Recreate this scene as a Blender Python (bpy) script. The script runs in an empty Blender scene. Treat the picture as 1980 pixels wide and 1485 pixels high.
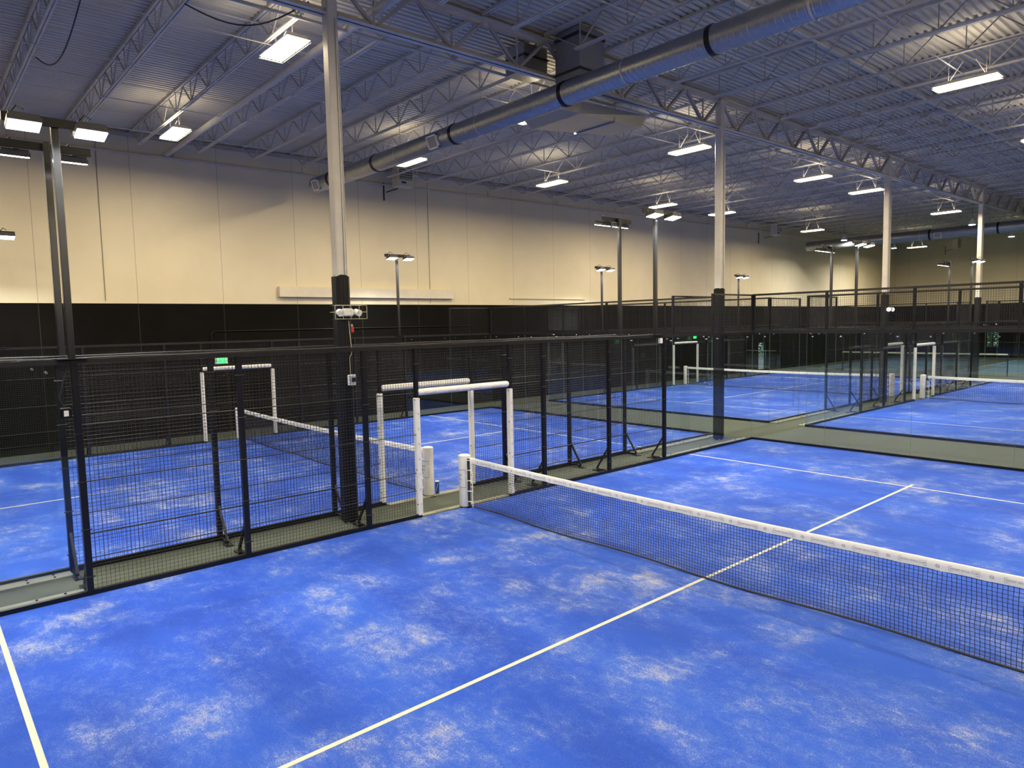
import bpy, math, random
from mathutils import Vector, Matrix
random.seed(7)
S = bpy.context.scene
COL = S.collection

# ------------------------------------------------------------------ camera
cx, cy, cz, yaw, pit, rol, fpx = 9.879, -7.486, 3.283, 0.85147, -0.08549, -0.02031, 1341.0
ff = Vector((-math.sin(yaw)*math.cos(pit), math.cos(yaw)*math.cos(pit), math.sin(pit)))
rr = Vector((math.cos(yaw), math.sin(yaw), 0)); uu = rr.cross(ff)
r2 = math.cos(rol)*rr + math.sin(rol)*uu
u2 = -math.sin(rol)*rr + math.cos(rol)*uu
cam = bpy.data.cameras.new('camera'); camo = bpy.data.objects.new('camera', cam); COL.objects.link(camo)
m = Matrix((r2, u2, -ff)).transposed().to_4x4(); m.translation = Vector((cx, cy, cz)); camo.matrix_world = m
cam.sensor_fit = 'HORIZONTAL'; cam.sensor_width = 36; cam.lens = fpx/1980*36; cam.clip_end = 300; cam.clip_start = 0.05
S.camera = camo

# ------------------------------------------------------------------ light settings
S.view_settings.view_transform = 'Standard'; S.view_settings.look = 'None'; S.view_settings.gamma = 1
S.view_settings.exposure = 0.08
S.view_settings.use_curve_mapping = False
S.cycles.max_bounces = 6; S.cycles.diffuse_bounces = 4; S.cycles.glossy_bounces = 3
S.cycles.adaptive_threshold = 0.02
S.cycles.transparent_max_bounces = 40; S.cycles.transmission_bounces = 8
S.cycles.use_light_tree = True; S.cycles.sample_clamp_indirect = 6
S.cycles.caustics_reflective = False; S.cycles.caustics_refractive = False
W = bpy.data.worlds.new('world'); S.world = W; W.use_nodes = True
W.node_tree.nodes['Background'].inputs[0].default_value = (0.75, 0.86, 1.0, 1)
W.node_tree.nodes['Background'].inputs[1].default_value = 1.3
P_CEIL, C_CEIL = 275.0, (1.0, 0.83, 0.54)      # high ceiling troffers, warm
P_UP = 13.0                                     # share that leaks up from the troffers
P_COURT, C_COURT = 95.0, (0.97, 1.0, 0.93)     # court floodlights, cool white
P_BELL = 380.0

# ------------------------------------------------------------------ materials
def nodes(name):
    mt = bpy.data.materials.new(name); mt.use_nodes = True
    nt = mt.node_tree; return mt, nt, nt.nodes['Principled BSDF']
def N(nt, typ, **kw):
    n = nt.nodes.new(typ)
    for k, v in kw.items():
        if hasattr(n, k): setattr(n, k, v)
        else: n.inputs[k].default_value = v
    return n
def ramp(nt, fac, stops):
    r = nt.nodes.new('ShaderNodeValToRGB'); el = r.color_ramp.elements
    while len(el) < len(stops): el.new(0.5)
    for e, (p, c) in zip(el, stops): e.position = p; e.color = (*c, 1) if len(c) == 3 else c
    nt.links.new(fac, r.inputs[0]); return r.outputs[0]
def mixc(nt, f, a, b, blend='MIX'):
    x = nt.nodes.new('ShaderNodeMix'); x.data_type = 'RGBA'; x.blend_type = blend
    for s, v in ((0, f), (6, a), (7, b)):
        if isinstance(v, bpy.types.NodeSocket): nt.links.new(v, x.inputs[s])
        else: x.inputs[s].default_value = v if s == 0 else (*v, 1)
    return x.outputs[2]
def math_(nt, op, a, b=None, c=None):
    x = nt.nodes.new('ShaderNodeMath'); x.operation = op
    for i, v in enumerate((a, b, c)):
        if v is None: continue
        if isinstance(v, bpy.types.NodeSocket): nt.links.new(v, x.inputs[i])
        else: x.inputs[i].default_value = v
    return x.outputs[0]
def noise(nt, scale, detail=4, rough=.55, vec=None, stretch=None, dist=0):
    n = nt.nodes.new('ShaderNodeTexNoise'); n.inputs['Scale'].default_value = scale
    n.inputs['Detail'].default_value = detail; n.inputs['Roughness'].default_value = rough
    n.inputs['Distortion'].default_value = dist
    if vec is None: vec = nt.nodes.new('ShaderNodeNewGeometry').outputs['Position']
    if stretch:
        mp = nt.nodes.new('ShaderNodeMapping'); mp.inputs['Scale'].default_value = stretch[:3]
        if len(stretch) > 3: mp.inputs['Rotation'].default_value = (0, 0, stretch[3])
        nt.links.new(vec, mp.inputs[0]); vec = mp.outputs[0]
    nt.links.new(vec, n.inputs['Vector']); return n.outputs['Fac']
def bump(nt, b, h, strength, dist=.01):
    x = nt.nodes.new('ShaderNodeBump'); x.inputs['Strength'].default_value = strength; x.inputs['Distance'].default_value = dist
    nt.links.new(h, x.inputs['Height']); nt.links.new(x.outputs[0], b.inputs['Normal'])
def simple(name, col, rough=.5, metal=0, var=.12, scale=3.0, spec=.5, bmp=0):
    mt, nt, b = nodes(name)
    f = noise(nt, scale, 5, .6)
    lo = tuple(c*(1-var) for c in col); hi = tuple(min(1, c*(1+var)) for c in col)
    nt.links.new(ramp(nt, f, [(.3, lo), (.7, hi)]), b.inputs['Base Color'])
    b.inputs['Roughness'].default_value = rough; b.inputs['Metallic'].default_value = metal
    b.inputs['Specular IOR Level'].default_value = spec
    if bmp: bump(nt, b, noise(nt, scale*12, 3), bmp)
    return mt
def emis(name, col, st):
    mt, nt, b = nodes(name); b.inputs['Base Color'].default_value = (*col, 1)
    b.inputs['Emission Color'].default_value = (*col, 1); b.inputs['Emission Strength'].default_value = st
    return mt
M = {}
M['black_steel'] = simple('black_steel', (.007, .007, .009), .35, 0, .2, spec=.3)
M['black_wire'] = simple('black_wire', (.010, .010, .012), .38, 0, .2)
M['rail_black'] = simple('rail_black', (.014, .014, .016), .3, .2, .2)
for _k in ('rail_black',):
    _b = M[_k].node_tree.nodes['Principled BSDF'] if _k in M else None
    if _b: _b.inputs['Coat Weight'].default_value = 1; _b.inputs['Coat Roughness'].default_value = .12
M['cream_steel'] = simple('cream_steel', (.50, .475, .43), .45, 0, .08, 6)
M['roof_steel'] = simple('roof_steel', (.54, .505, .44), .5, 0, .12, 2)
M['roof_steel_dark'] = simple('roof_steel_dark', (.40, .37, .345), .55, 0, .12, 2)
M['column_cream'] = simple('column_cream', (.60, .57, .50), .4, 0, .05, 5)
M['column_wrap'] = simple('column_wrap', (.007, .007, .008), .45, 0, .15, spec=.2)
M['pad_white'] = simple('pad_white', (.74, .74, .72), .42, 0, .05, 12, bmp=.15)
M['net_tape'] = simple('net_tape', (.80, .80, .78), .55, 0, .04, 10)
M['net_cord'] = simple('net_cord', (.012, .014, .03), .7, 0, .2)
M['print_grey'] = simple('print_grey', (.13, .14, .17), .6)
M['bolt_steel'] = simple('bolt_steel', (.55, .56, .57), .25, 1, .05)
M['line_paint'] = simple('line_paint', (.44, .44, .38), .8, 0, .1, 30)
M['heater_tan'] = simple('heater_tan', (.55, .50, .36), .4, 0, .05)
M['dark_slot'] = simple('dark_slot', (.02, .018, .015), .6)
M['white_plastic'] = simple('white_plastic', (.75, .75, .73), .35, 0, .03)
M['red_plastic'] = simple('red_plastic', (.55, .03, .02), .4)
M['cage_wire'] = simple('cage_wire', (.60, .58, .42), .35, .4)
M['ball_yellow'] = simple('ball_yellow', (.62, .78, .06), .85, 0, .1, 60)
M['can_blue'] = simple('can_blue', (.03, .10, .35), .25, .5)
M['lamp_housing'] = simple('lamp_housing', (.05, .05, .055), .4, .4)
M['troffer'] = simple('troffer', (.65, .63, .55), .4)
M['grey_trim'] = simple('grey_trim', (.17, .18, .165), .6, 0, .1)
M['threshold'] = simple('threshold', (.20, .20, .175), .55, 0, .08)
M['concrete_out'] = simple('concrete_out', (.55, .54, .50), .9)
M['leaf'] = simple('leaf', (.10, .26, .05), .6, 0, .5, 6)
M['bark'] = simple('bark', (.12, .08, .05), .9)
M['far_rail'] = simple('far_rail', (.50, .56, .46), .5)
M['far_green'] = simple('far_green', (.018, .035, .034), .8)
M['far_teal'] = simple('far_teal', (.025, .075, .13), .8)
M['blue_curtain'] = simple('blue_curtain', (.004, .007, .03), .8)
M['cable'] = simple('cable', (.03, .03, .035), .6)
M['lamp_court'] = emis('lamp_court', (.95, .98, 1), 14)
M['lamp_ceiling'] = emis('lamp_ceiling', (1, .90, .68), 12)
M['lamp_spot'] = emis('lamp_spot', (1, .98, .9), 6)
M['exit_green'] = emis('exit_green', (.05, .9, .25), 1.6)
M['screen_dark'] = simple('screen_dark', (.03, .035, .035), .2)

def make_turf():
    mt, nt, b = nodes('blue_turf')
    base = ramp(nt, noise(nt, .6, 4, .5, stretch=(.3, 1.7, 1)), [(.33, (.006, .033, .28)), (.50, (.009, .050, .38)), (.75, (.015, .072, .45))])
    f1 = noise(nt, 105, 3, .75, dist=.8)
    f2 = noise(nt, 26, 5, .8, stretch=(1, 2.4, 1, .5), dist=1.2)
    f3 = noise(nt, 24, 5, .8, stretch=(2.4, 1, 1, .9), dist=1.2)
    streak = noise(nt, 5, 8, .72, stretch=(1.0, 1.9, 1, .3), dist=.6)
    patch = noise(nt, .65, 4, .6, dist=.4)
    patch2 = noise(nt, 1.9, 6, .66, dist=.4)
    gr = math_(nt, 'ADD', math_(nt, 'MULTIPLY', f1, .62), math_(nt, 'MULTIPLY', math_(nt, 'MAXIMUM', f2, f3), .40))
    mask = math_(nt, 'ADD', math_(nt, 'MULTIPLY', patch, .45), math_(nt, 'MULTIPLY', patch2, .30))
    mask = math_(nt, 'ADD', mask, math_(nt, 'MULTIPLY', streak, .25))
    # grains show where the wear mask is high
    v = math_(nt, 'ADD', math_(nt, 'MULTIPLY', mask, 1.0), math_(nt, 'MULTIPLY', gr, .62))
    haze = ramp(nt, v, [(.79, (0, 0, 0)), (.87, (.28, .28, .28)), (.93, (.52, .52, .52))])
    sand = ramp(nt, v, [(.885, (0, 0, 0)), (.950, (.45, .45, .45)), (1.0, (.85, .85, .85))])
    fine = f1
    c = mixc(nt, ramp(nt, noise(nt, 130, 2, .6), [(.35, (0, 0, 0)), (.7, (.45, .45, .45))]), base, (.022, .095, .46))
    c = mixc(nt, haze, c, (.11, .19, .50))
    c = mixc(nt, sand, c, (.42, .40, .33))
    nt.links.new(c, b.inputs['Base Color']); b.inputs['Roughness'].default_value = .85
    b.inputs['Specular IOR Level'].default_value = .25
    bump(nt, b, fine, .5, .006)
    return mt
M['turf'] = make_turf()

def make_floor():
    mt, nt, b = nodes('grey_rubber_floor')
    f = noise(nt, 1.2, 6, .6); g = noise(nt, 220, 2, .6)
    c = ramp(nt, f, [(.3, (.050, .060, .048)), (.7, (.068, .078, .064))])
    c = mixc(nt, g, c, (.085, .096, .080)); nt.links.new(c, b.inputs['Base Color'])
    b.inputs['Roughness'].default_value = .85; b.inputs['Specular IOR Level'].default_value = .12; bump(nt, b, g, .15, .004)
    return mt
M['floor'] = make_floor()

def make_wall(axis, off, per):
    mt, nt, b = nodes('painted_wall_' + 'xyz'[axis])
    geo = nt.nodes.new('ShaderNodeNewGeometry'); sp = nt.nodes.new('ShaderNodeSeparateXYZ'); nt.links.new(geo.outputs['Position'], sp.inputs[0])
    p, z = sp.outputs[axis], sp.outputs[2]
    fr = math_(nt, 'FRACT', math_(nt, 'DIVIDE', math_(nt, 'SUBTRACT', p, off), per))
    line = math_(nt, 'LESS_THAN', fr, .008)
    cream = ramp(nt, noise(nt, .5, 5, .6), [(.3, (.63, .565, .40)), (.7, (.70, .63, .46))])
    cream = mixc(nt, math_(nt, 'MULTIPLY', line, .55), cream, (.25, .22, .17))
    # scuffs on the paint
    sc = ramp(nt, noise(nt, 9, 8, .7, stretch=(1, 1, .3)), [(.70, (0, 0, 0)), (.76, (.35, .35, .35))])
    cream = mixc(nt, sc, cream, (.42, .36, .26))
    blk = ramp(nt, noise(nt, 1.0, 4, .6), [(.3, (.0040, .0036, .0032)), (.7, (.0065, .006, .0052))])
    blk = mixc(nt, math_(nt, 'MULTIPLY', line, .5), blk, (.05, .045, .04))
    c = mixc(nt, math_(nt, 'GREATER_THAN', z, 4.13), blk, cream)
    nt.links.new(c, b.inputs['Base Color'])
    b.inputs['Roughness'].default_value = .75; b.inputs['Specular IOR Level'].default_value = .06
    bump(nt, b, noise(nt, 40, 3, .6), .08)
    return mt
M['wall_x'] = make_wall(1, -4.62, 2.48)
M['wall_y'] = make_wall(0, -12, 2.48)
M['cream_paint'] = simple('cream_paint', (.62, .57, .46), .55, 0, .05)

def make_deck():
    mt, nt, b = nodes('roof_deck')
    f = noise(nt, .7, 5, .6)
    c = ramp(nt, f, [(.3, (.53, .495, .405)), (.7, (.61, .57, .47))])
    spot = ramp(nt, noise(nt, 6, 5, .7), [(.68, (0, 0, 0)), (.72, (.4, .4, .4))])
    c = mixc(nt, spot, c, (.2, .19, .2))
    nt.links.new(c, b.inputs['Base Color']); b.inputs['Roughness'].default_value = .6
    return mt
M['deck'] = make_deck()

def make_galv():
    mt, nt, b = nodes('galvanised_duct')
    v = nt.nodes.new('ShaderNodeTexVoronoi'); v.inputs['Scale'].default_value = 18
    tc = nt.nodes.new('ShaderNodeNewGeometry'); nt.links.new(tc.outputs['Position'], v.inputs['Vector'])
    c = ramp(nt, v.outputs['Distance'], [(.0, (.33, .34, .345)), (.8, (.37, .38, .39))])
    sp = nt.nodes.new('ShaderNodeSeparateXYZ'); nt.links.new(tc.outputs['Position'], sp.inputs[0])
    nt.links.new(c, b.inputs['Base Color']); b.inputs['Metallic'].default_value = .85; b.inputs['Roughness'].default_value = .38
    return mt
M['galv'] = make_galv()

def make_glass():
    mt = bpy.data.materials.new('clear_glass'); mt.use_nodes = True; nt = mt.node_tree; nt.nodes.clear()
    out = nt.nodes.new('ShaderNodeOutputMaterial'); tr = nt.nodes.new('ShaderNodeBsdfTransparent'); gl = nt.nodes.new('ShaderNodeBsdfGlossy')
    tr.inputs[0].default_value = (.975, .99, .985, 1); gl.inputs['Roughness'].default_value = .0
    gl.inputs[0].default_value = (.9, .97, 1, 1)
    fr = nt.nodes.new('ShaderNodeFresnel')   # thin pane: the far face must not see total reflection
    bf = nt.nodes.new('ShaderNodeNewGeometry').outputs['Backfacing']
    nt.links.new(math_(nt, 'SUBTRACT', 1.5, math_(nt, 'MULTIPLY', bf, 1.5-1/1.5)), fr.inputs[0])
    sm = noise(nt, 2.0, 3, .5)
    f = math_(nt, 'MULTIPLY', fr.outputs[0], math_(nt, 'ADD', math_(nt, 'MULTIPLY', sm, .1), .70))
    mx = nt.nodes.new('ShaderNodeMixShader'); nt.links.new(f, mx.inputs[0]); nt.links.new(tr.outputs[0], mx.inputs[1]); nt.links.new(gl.outputs[0], mx.inputs[2])
    nt.links.new(mx.outputs[0], out.inputs[0]); return mt
M['glass'] = make_glass()
M['glass_edge'] = simple('glass_edge', (.16, .24, .22), .2)

# ------------------------------------------------------------------ geometry helpers
ORG = {}
class MB:
    def __init__(s): s.v = []; s.f = []; s.mi = []; s.cur = 0
    def add(s, vs, fs):
        o = len(s.v); s.v += [tuple(v) for v in vs]; s.f += [tuple(i+o for i in f) for f in fs]; s.mi += [s.cur]*len(fs); return s
    def box(s, a, b):
        (x0, y0, z0), (x1, y1, z1) = a, b
        x0, x1 = min(x0, x1), max(x0, x1); y0, y1 = min(y0, y1), max(y0, y1); z0, z1 = min(z0, z1), max(z0, z1)
        vs = [(x0,y0,z0),(x1,y0,z0),(x1,y1,z0),(x0,y1,z0),(x0,y0,z1),(x1,y0,z1),(x1,y1,z1),(x0,y1,z1)]
        return s.add(vs, [(0,3,2,1),(4,5,6,7),(0,1,5,4),(1,2,6,5),(2,3,7,6),(3,0,4,7)])
    def bbox(s, a, b, r):   # box with bevelled vertical + top edges
        (x0, y0, z0), (x1, y1, z1) = a, b
        def ring(x0, x1, y0, y1, z, r): return [(x0+r,y0,z),(x1-r,y0,z),(x1,y0+r,z),(x1,y1-r,z),(x1-r,y1,z),(x0+r,y1,z),(x0,y1-r,z),(x0,y0+r,z)]
        vs = ring(x0+r,x1-r,y0+r,y1-r,z0,r) + ring(x0,x1,y0,y1,z0+r,r) + ring(x0,x1,y0,y1,z1-r,r) + ring(x0+r,x1-r,y0+r,y1-r,z1,r)
        fs = [tuple(range(7,-1,-1)), tuple(range(24,32))]
        for k in range(3):
            for i in range(8):
                j = (i+1) % 8; fs.append((k*8+i, k*8+j, k*8+8+j, k*8+8+i))
        return s.add(vs, fs)
    def bar(s, p, q, w, h=None, caps=True):
        p, q = Vector(p), Vector(q); h = h or w; d = (q-p).normalized()
        up = Vector((0,0,1)) if abs(d.z) < .95 else Vector((1,0,0))
        a = d.cross(up).normalized()*(w/2); b = a.cross(d).normalized()*(h/2)
        vs = [p-a-b, p+a-b, p+a+b, p-a+b, q-a-b, q+a-b, q+a+b, q-a+b]
        fs = [(0,1,5,4),(1,2,6,5),(2,3,7,6),(3,0,4,7)]
        if caps: fs += [(3,2,1,0),(4,5,6,7)]
        return s.add(vs, fs)
    def tube(s, pts, r, n=8, caps=True, ry=None):
        pts = [Vector(p) for p in pts]; vs = []; fs = []
        for i, p in enumerate(pts):
            d = (pts[min(i+1, len(pts)-1)] - pts[max(i-1, 0)]).normalized()
            up = Vector((0,0,1)) if abs(d.z) < .95 else Vector((1,0,0))
            a = d.cross(up).normalized(); b = a.cross(d).normalized()
            rad = r[i] if isinstance(r, (list, tuple)) else r
            for k in range(n):
                t = 2*math.pi*k/n; vs.append(p + a*math.cos(t)*rad + b*math.sin(t)*rad)
        for i in range(len(pts)-1):
            for k in range(n):
                j = (k+1) % n; fs.append((i*n+k, i*n+j, (i+1)*n+j, (i+1)*n+k))
        if caps: fs += [tuple(range(n-1,-1,-1)), tuple((len(pts)-1)*n+k for k in range(n))]
        return s.add(vs, fs)
    def sphere(s, c, r, n=16, m_=10, sz=1):
        vs = []; fs = []
        for i in range(m_+1):
            th = math.pi*i/m_
            for k in range(n):
                ph = 2*math.pi*k/n; vs.append((c[0]+r*math.sin(th)*math.cos(ph), c[1]+r*math.sin(th)*math.sin(ph), c[2]+r*sz*math.cos(th)))
        for i in range(m_):
            for k in range(n):
                j = (k+1) % n; fs.append((i*n+k, (i+1)*n+k, (i+1)*n+j, i*n+j))
        return s.add(vs, fs)
    def mesh(s, name, mats, org=(0,0,0), smooth=False):
        o = Vector(org); me = bpy.data.meshes.new(name)
        me.from_pydata([(v[0]-o.x, v[1]-o.y, v[2]-o.z) for v in s.v], [], s.f)
        for mt in (mats if isinstance(mats, (list, tuple)) else [mats]): me.materials.append(M[mt] if isinstance(mt, str) else mt)
        me.polygons.foreach_set('material_index', s.mi)
        me.update()
        if smooth:
            me.polygons.foreach_set('use_smooth', [True]*len(me.polygons))
            try: me.set_sharp_from_angle(angle=math.radians(40))
            except Exception: pass
        return me
    def build(s, name, mats, parent=None, org=None, smooth=False, label=None):
        if org is None: org = ORG[parent.name] if parent else (0,0,0)
        me = s.mesh(name, mats, org, smooth)
        o = bpy.data.objects.new(name, me); COL.objects.link(o)
        if parent: o.parent = parent
        else: o.location = org
        ORG[o.name] = tuple(org)
        if label: o['label'] = label
        return o
def thing(name, label, cat, loc=(0,0,0), group=None):
    o = bpy.data.objects.new(name, None); COL.objects.link(o); o.location = loc; o.empty_display_size = .1
    ORG[o.name] = tuple(loc); o['label'] = label; o['category'] = cat
    if group: o['group'] = group
    return o
def tag(o, label, cat, group=None, kind=None):
    o['label'] = label; o['category'] = cat
    if group: o['group'] = group
    if kind: o['kind'] = kind
    return o
def struct(o): o['kind'] = 'structure'; return o
def inst(name, me, parent, world, rotz=0):
    o = bpy.data.objects.new(name, me); COL.objects.link(o); o.parent = parent
    g = ORG[parent.name]; o.location = (world[0]-g[0], world[1]-g[1], world[2]-g[2]); o.rotation_euler = (0,0,rotz)
    ORG[o.name] = tuple(world); return o
def area(name, parent, world, sx, sy, power, col, rot=(0,0,0), spread=160):
    l = bpy.data.lights.new(name, 'AREA'); l.shape = 'RECTANGLE'; l.size = sx; l.size_y = sy; l.energy = power; l.color = col; l.spread = math.radians(spread)
    o = bpy.data.objects.new(name, l); COL.objects.link(o); o.parent = parent
    g = ORG[parent.name]; o.location = (world[0]-g[0], world[1]-g[1], world[2]-g[2]); o.rotation_euler = rot; return o
def text_mesh(txt, size, align='CENTER'):
    cu = bpy.data.curves.new('t', 'FONT'); cu.body = txt; cu.size = size; cu.align_x = align; cu.align_y = 'CENTER'; cu.space_character = 1.1
    ob = bpy.data.objects.new('t', cu); COL.objects.link(ob)
    me = bpy.data.meshes.new_from_object(ob); bpy.data.objects.remove(ob)
    vs = [tuple(v.co) for v in me.vertices]; fs = [tuple(p.vertices) for p in me.polygons]
    bpy.data.meshes.remove(me); return vs, fs

# ------------------------------------------------------------------ dimensions
XW, XR, YB, YF = -13.0, 11.9, -14.0, 55.7
ZR = lambda y: 9.14 + .010*y        # underside of the roof deck
FH = 2.95                           # fence height
YS, YN = (-9.9, 33.0), None
# ------------------------------------------------------------------ room shell
mb = MB().box((XW-.3, YB-.3, -.2), (XR+.3, YF+.3, 0)); struct(mb.build('floor', 'floor'))
# deck: corrugated, ribs along y
mb = MB(); prof = [(0, 0), (.040, 0), (.058, .05), (.118, .05), (.136, 0)]
x = XW; xs = []
while x < XR:
    for px, pz in prof:
        xs.append((x+px, pz))
    x += .1524
xs.append((XR, 0))
vs = []
for xx, dz in xs:
    vs += [(xx, YB, ZR(YB)+dz), (xx, YF, ZR(YF)+dz)]
fs = [(2*i, 2*i+1, 2*i+3, 2*i+2) for i in range(len(xs)-1)]
mb.add(vs, fs)
mb.add([(XW, YB, ZR(YB)+.1), (XR, YB, ZR(YB)+.1), (XR, YF, ZR(YF)+.1), (XW, YF, ZR(YF)+.1)], [(0,1,2,3)])
struct(mb.build('ceiling', 'deck'))
DY0, DY1, DZ = 33.5, 34.6, 1.86
mb = MB().box((XW-.25, YB, 0), (XW, DY0, 10)).box((XW-.25, DY1, 0), (XW, YF, 10)).box((XW-.25, DY0, DZ), (XW, DY1, 10))
struct(mb.build('wall_left', 'wall_x'))
WX0, WX1, WZ0, WZ1 = -6.35, -5.5, .77, 2.04
mb = MB().box((XW-.25, YF, 0), (WX0, YF+.25, 10)).box((WX1, YF, 0), (XR+.25, YF+.25, 10)).box((WX0, YF, 0), (WX1, YF+.25, WZ0)).box((WX0, YF, WZ1), (WX1, YF+.25, 10))
struct(mb.build('wall_far', 'wall_y'))
struct(MB().box((XR, YB, 0), (XR+.25, YF, 10)).build('wall_right', 'wall_x'))
struct(MB().box((XW-.25, YB-.25, 0), (XR+.25, YB, 10)).build('wall_behind', 'wall_y'))
mb = MB()
for a, b in (((WX0, YF+.08, WZ0), (WX0+.05, YF+.14, WZ1)), ((WX1-.05, YF+.08, WZ0), (WX1, YF+.14, WZ1)), ((WX0, YF+.08, WZ0), (WX1, YF+.14, WZ0+.05)), ((WX0, YF+.08, WZ1-.05), (WX1, YF+.14, WZ1)), (((WX0+WX1)/2-.04, YF+.08, WZ0), ((WX0+WX1)/2+.04, YF+.14, WZ1)), ((WX0, YF+.08, 1.35), (WX1, YF+.14, 1.39))): mb.box(a, b)
w = struct(mb.build('window_1', 'black_steel')); MB().box((WX0+.05, YF+.1, WZ0+.05), (WX1-.05, YF+.11, WZ1-.05)).build('pane', 'glass', w)
mb = MB()
for a, b in (((XW-.14, DY0, 0), (XW-.06, DY0+.05, DZ)), ((XW-.14, DY1-.05, 0), (XW-.06, DY1, DZ)), ((XW-.14, DY0, DZ-.05), (XW-.06, DY1, DZ)), ((XW-.14, DY0, 0), (XW-.06, DY1, .1))): mb.box(a, b)
w = struct(mb.build('door_1', 'black_steel')); MB().box((XW-.11, DY0+.05, .1), (XW-.1, DY1-.05, DZ-.05)).build('pane', 'glass', w)
mb = MB().tube([(XW-.04, DY1-.12, .9), (XW-.04, DY1-.12, 1.3)], .012, 6); mb.build('door_handle', 'bolt_steel', w)
# outside, seen through the glazed door and the window
struct(MB().box((-26, 28, -.2), (XW-.3, 44, -.02)).box((-16, YF+.3, -.2), (4, 66, -.02)).build('ground_outside', 'concrete_out'))
def bush(loc, h, w, label):
    t = thing('shrub', label, 'shrub', loc)
    st = MB()
    for k in range(5):
        a = random.uniform(0, 6.28); st.tube([loc, (loc[0]+.15*math.cos(a), loc[1]+.15*math.sin(a), h*.4), (loc[0]+.5*w*math.cos(a), loc[1]+.5*w*math.sin(a), h*.8)], [.05, .03, .01], 6)
    st.build('stem', 'bark', t)
    lf = MB()
    for k in range(3600):
        a = random.uniform(0, 6.28); z = random.uniform(.08, 1); rr_ = w*math.sqrt(random.random())*(1-.5*abs(z-.5))
        c = Vector((loc[0]+rr_*math.cos(a), loc[1]+rr_*math.sin(a), z*h)); s_ = random.uniform(.07, .13)
        d1 = Vector((random.gauss(0,1), random.gauss(0,1), random.gauss(0,1))).normalized()*s_; d2 = d1.cross(Vector((random.gauss(0,1), random.gauss(0,1), random.gauss(0,1)))).normalized()*s_*.5
        lf.add([c-d1, c+d2, c+d1, c-d2], [(0,1,2,3)])
    lf.build('foliage', 'leaf', t)
bush((-16.9, 41.6, -.02), 3.4, 1.9, 'leafy green shrub outside the glazed door in the left wall')
bush((-7.1, 60.3, -.02), 3.0, 1.7, 'green shrub outside the small window in the far wall')
t = thing('picket_fence', 'pale picket fence outside the glazed door, in front of the shrub', 'fence', (-14.8, 38.8, -.02))
for z in (.2, .75): MB().box((-14.82, 36.2, z), (-14.78, 41.4, z+.05)).build('rail', 'white_plastic', t)
mb = MB()
for k in range(37): mb.box((-14.86, 36.2+k*.14, -.02), (-14.83, 36.26+k*.14, .95))
mb.build('pickets', 'white_plastic', t)

# ------------------------------------------------------------------ wall furniture (left wall)
tag(MB().box((XW, 2.15, 4.37), (XW+.16, 9.4, 4.72)).build('wall_casing', 'cream_paint', org=(XW, 5.8, 4.37)), 'long cream boxed casing on the left wall just above the black paint, left of the thin ledge', 'casing')
tag(MB().box((XW, 12.5, 4.40), (XW+.06, 17.3, 4.45)).build('wall_ledge', 'cream_paint', org=(XW, 15, 4.4)), 'thin cream ledge on the left wall above the black paint, right of the boxed casing', 'ledge')
o = MB().tube([(XW+.05, YB+.2, 8.36), (XW+.05, YF-.2, 8.36+.01*70)], .032, 8); 
for k in range(15): o.bar((XW+.05, -5+k*4.1, 8.36+.01*(9+k*4.1)), (XW+.02, -5+k*4.1, 8.6+.01*(9+k*4.1)), .02)
tag(o.build('sprinkler_pipe', 'cream_steel', org=(XW+.05, 20, 8.5)), 'cream pipe running along the top of the left wall below the joist ends', 'pipe')
o = MB().box((XW, YB, ZR(YB)-.16), (XW+.1, YF, ZR(YB)-.06))
o.v = [(v[0], v[1], v[2]+.01*(v[1]-YB)) for v in o.v]
struct(o.build('trim_1', 'roof_steel_dark'))
o = MB()
pts = [(XW+.03, -.1, 2.3), (XW+.03, -.1, 3.18), (XW+.03, .0, 3.26), (XW+.03, 10.5, 3.28)]
tag(MB().tube(pts, .014, 6).build('conduit', 'black_steel', org=pts[0]), 'black conduit rising beside the exit sign and running along the black wall band', 'conduit')
for k, (y, z0, z1, lab) in enumerate(((-2.98, 4.2, 8.9, 'leftmost thin vertical cable down the cream left wall, behind the tall light masts'), (4.19, 3.2, 8.9, 'thin vertical cable on the left wall beside the near column'), (8.34, 4.2, 8.9, 'thin dark vertical conduit on the left wall right of the distant light mast'))):
    tag(MB().tube([(XW+.02, y, z0), (XW+.02, y, z1)], .009, 6).build('wall_cable', 'grey_trim', org=(XW+.02, y, z0)), lab, 'cable')
# exit sign + red sign
t = thing('exit_sign', 'small lit green exit sign high on the black left wall', 'exit sign', (XW, .17, 2.24))
MB().box((XW, -.03, 2.22), (XW+.05, .36, 2.44)).build('sign_box', 'white_plastic', t)
MB().box((XW+.05, .02, 2.235), (XW+.055, .31, 2.425)).build('sign_face', 'exit_green', t)
vs, fs = text_mesh('EXIT', .15); MB().add([(XW+.058, .165+v[0], 2.33+v[1]) for v in vs], fs).build('lettering', 'white_plastic', t)
t = thing('wall_notice', 'small red and white notice on the black left wall beside the near column', 'notice', (XW, 4.33, 1.42))
MB().box((XW, 4.2, 1.42), (XW+.012, 4.47, 1.68)).build('plate', 'white_plastic', t)
mb = MB()
for z in (1.45, 1.57):
    for y in (4.215, 4.345): mb.box((XW+.012, y, z), (XW+.014, y+.11, z+.09))
mb.build('printed_panel', 'red_plastic', t)
t = thing('exit_sign', 'faint green exit sign above the padded doorway of the far left court', 'exit sign', (XW, 26.4, 2.3))
MB().box((XW, 26.2, 2.26), (XW+.05, 26.7, 2.46)).build('sign_box', 'black_steel', t); MB().box((XW+.05, 26.25, 2.28), (XW+.055, 26.65, 2.44)).build('sign_face', 'exit_green', t)

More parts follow.
